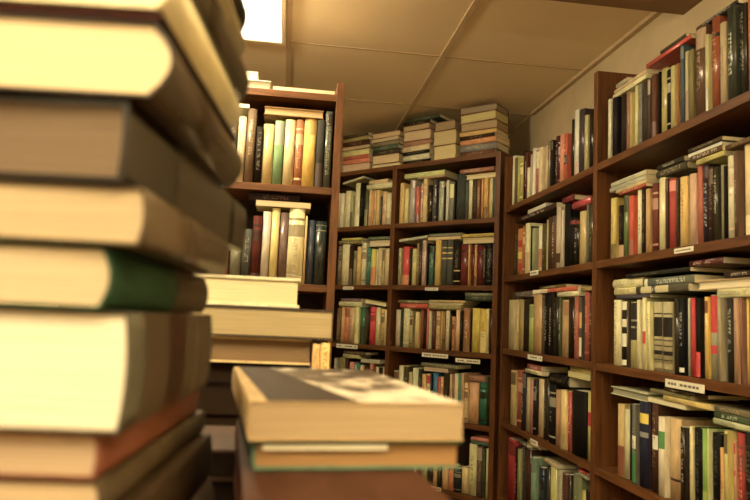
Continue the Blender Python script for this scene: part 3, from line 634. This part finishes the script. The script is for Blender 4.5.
# front pile
FD = .405
P = 'in the low front pile'
A2 = -.11
T_ = .024
root = pile_book(247, -.0766, -.0526, FD, .265, .140, A2, 'a08050', 'pale jacketed book with picture cover, topmost '+P, spine='left', right_edge=False, kind='hard', bulge=.0012, pages='d4a868', over=.0008, board=.0008, pgain=.46)
# picture on the jacket (local: +x is up, y to the viewer's right, z away)
m = bpy.data.materials.new('jacket_picture'); nt, N, L_, b = nodes(m)
tc = N.new('ShaderNodeTexCoord'); nz = N.new('ShaderNodeTexNoise'); nz.inputs['Scale'].default_value = 34; nz.inputs['Detail'].default_value = 5
rp = N.new('ShaderNodeValToRGB'); rp.color_ramp.elements[0].position = .36; rp.color_ramp.elements[1].position = .5
rp.color_ramp.elements[0].color = (.05, .03, .02, 1); rp.color_ramp.elements[1].color = (.82, .78, .70, 1)
sep = N.new('ShaderNodeSeparateXYZ'); gr = N.new('ShaderNodeMath'); gr.operation = 'MULTIPLY_ADD'; gr.inputs[1].default_value = -.95; gr.inputs[2].default_value = .04
ad = N.new('ShaderNodeMath'); ad.operation = 'ADD'
L_.new(tc.outputs['Object'], nz.inputs['Vector']); L_.new(tc.outputs['Object'], sep.inputs[0]); L_.new(sep.outputs['Z'], gr.inputs[0])
L_.new(nz.outputs['Fac'], ad.inputs[0]); L_.new(gr.outputs[0], ad.inputs[1]); L_.new(ad.outputs[0], rp.inputs[0]); L_.new(rp.outputs[0], b.inputs['Base Color'])
b.inputs['Roughness'].default_value = .35
x = (T_-.0006)/2+.0003
jk = mesh_obj('front_cover_picture', [(x, .070, .001), (x, .139, .001), (x, .139, .264), (x, .036, .264)], [(0, 1, 2, 3)], m, root)
mesh_obj('brown_cover_panel', [(x, .012, .001), (x, .0695, .001), (x, .0355, .264), (x, .006, .264)], [(0, 1, 2, 3)], cover_mat('3c2818', False), root)
root = pile_book(252, -.0952, -.0772, FD+.004, .24, .135, A2+.01, '4c6850', 'green-edged book with golden pages under the topmost one '+P, spine='left', right_edge=False, kind='hard', bulge=.0012, pages='b87808', pgain=.7, over=.002, board=.0018)
# folded white sheet slipped in the top of the green book
box('paper_slip', .0035, .0068, .006, .085, -.001, .14, ink_mat('e8dcb8'), root)
pile_book(240, -.128, -.0956, FD-.08, .30, .112, A2+.03, '4c2614', 'thick reddish brown book under the green-edged one', spine='left', right_edge=False, kind='hard', bulge=.0012, pages='6a3c20', pgain=.8)
pile_book(250, -.1605, -.1285, FD-.04, .24, .12, A2, '6a3420', 'reddish brown book second from the bottom '+P, spine='left', right_edge=False, kind='hard', bulge=.0012, pages='6a3c20', pgain=.8)
pile_book(252, -.1995, -.161, FD-.04, .25, .13, A2, '5a2c1c', 'dark reddish brown book at the bottom '+P, spine='left', right_edge=False, kind='hard', bulge=.0012, pages='6a3c20', pgain=.8)

# dark low pile between the two
Q = 'in the gap between the tall stack and front pile'
pile_book(243, -.150, -.122, .60, .13, .09, .05, '5a3c30', 'dusty pinkish brown book lying '+Q, right_edge=True, kind='hard', bulge=.0012, pages='3a2820')
pile_book(243, -.1995, -.1505, .60, .14, .09, .05, '14100c', 'thick black book on the counter '+Q, right_edge=True, kind='hard', bulge=.0012, pages='3a2820')

# middle pile further back
MD = .95
R_ = 'in the middle pile behind the front books'
pile_book(300, .0105, .0530, MD, .17, .16, .02, 'd8cca0', 'white-covered book with cream pages, topmost '+R_, spine='left', kind='hard', bulge=.0012, pages='f0d890', pgain=.75, over=.004, board=.004, right_edge=True)
pile_book(333, -.0328, .010, MD, .2, .2, .03, '4a3c30', 'wide cream-paged book second from the top '+R_, spine='left', kind='hard', bulge=.0012, pages='d0b068', pgain=.52, over=.002, board=.003, right_edge=True)
pile_book(311, -.070, -.0333, MD+.01, .2, .17, .02, 'b89c68', 'tan-paged book third from the top '+R_, spine='left', kind='hard', bulge=.0012, pages='b08044', pgain=.55, over=.002, board=.003, right_edge=True)
pile_book(300, -.10, -.0705, MD+.02, .19, .17, .02, '24140c', 'shade-darkened brown book fourth from the top '+R_, kind='hard', bulge=.0012, pages='3a2414')  # lower three books: shade of the hollow put into near-black covers and pages
pile_book(304, -.145, -.1005, MD+.02, .2, .17, .02, '2c1a10', 'shade-darkened brown book second from the counter '+R_, kind='hard', bulge=.0012, pages='3a2414')
pile_book(306, -.1995, -.1455, MD+.02, .2, .18, .02, '24140c', 'thick shade-darkened brown book on the counter '+R_, kind='hard', bulge=.0012, pages='3a2414')
PM = Plane((0, MD+.01), (1, -.02))
for (x0, x1, yt, c, w) in ((312.8, 320.5, 344, 'b88c4c', 'nearer the middle pile'), (321, 330.5, 343, 'c09850', 'farther from the middle pile')):
    a0, zt = PM.hit(x0, yt); a1, _ = PM.hit(x1, yt)
    make_book('hardcover_book', PM.frame((a0+a1)/2, 0, CT+.0003), a1-a0-.0005, zt-CT, .14, c, 'tan book standing upright on the counter, '+w, 'hard', False, text='5a3c20', trange=(.4, .96))

# ------------------------------------------------------------------ camera, world, colour
cam = bpy.data.cameras.new('camera'); cam.sensor_width = 36; cam.lens = 36*F/750; cam.clip_start = .02
cam.dof.use_dof = True; cam.dof.focus_distance = 2.75; cam.dof.aperture_fstop = 7.0; cam.dof.aperture_blades = 0
co = bpy.data.objects.new('camera', cam); col.objects.link(co)
co.matrix_world = Matrix(((CR.x, CU.x, -CF.x, 0), (CR.y, CU.y, -CF.y, 0), (CR.z, CU.z, -CF.z, EYE), (0, 0, 0, 1)))
scn.camera = co
w = bpy.data.worlds.new('world'); scn.world = w; w.use_nodes = True
w.node_tree.nodes['Background'].inputs[0].default_value = (1, .75, .45, 1); w.node_tree.nodes['Background'].inputs[1].default_value = .05
scn.view_settings.view_transform = 'Standard'; scn.view_settings.look = 'None'; scn.view_settings.exposure = 0; scn.view_settings.gamma = 1.03
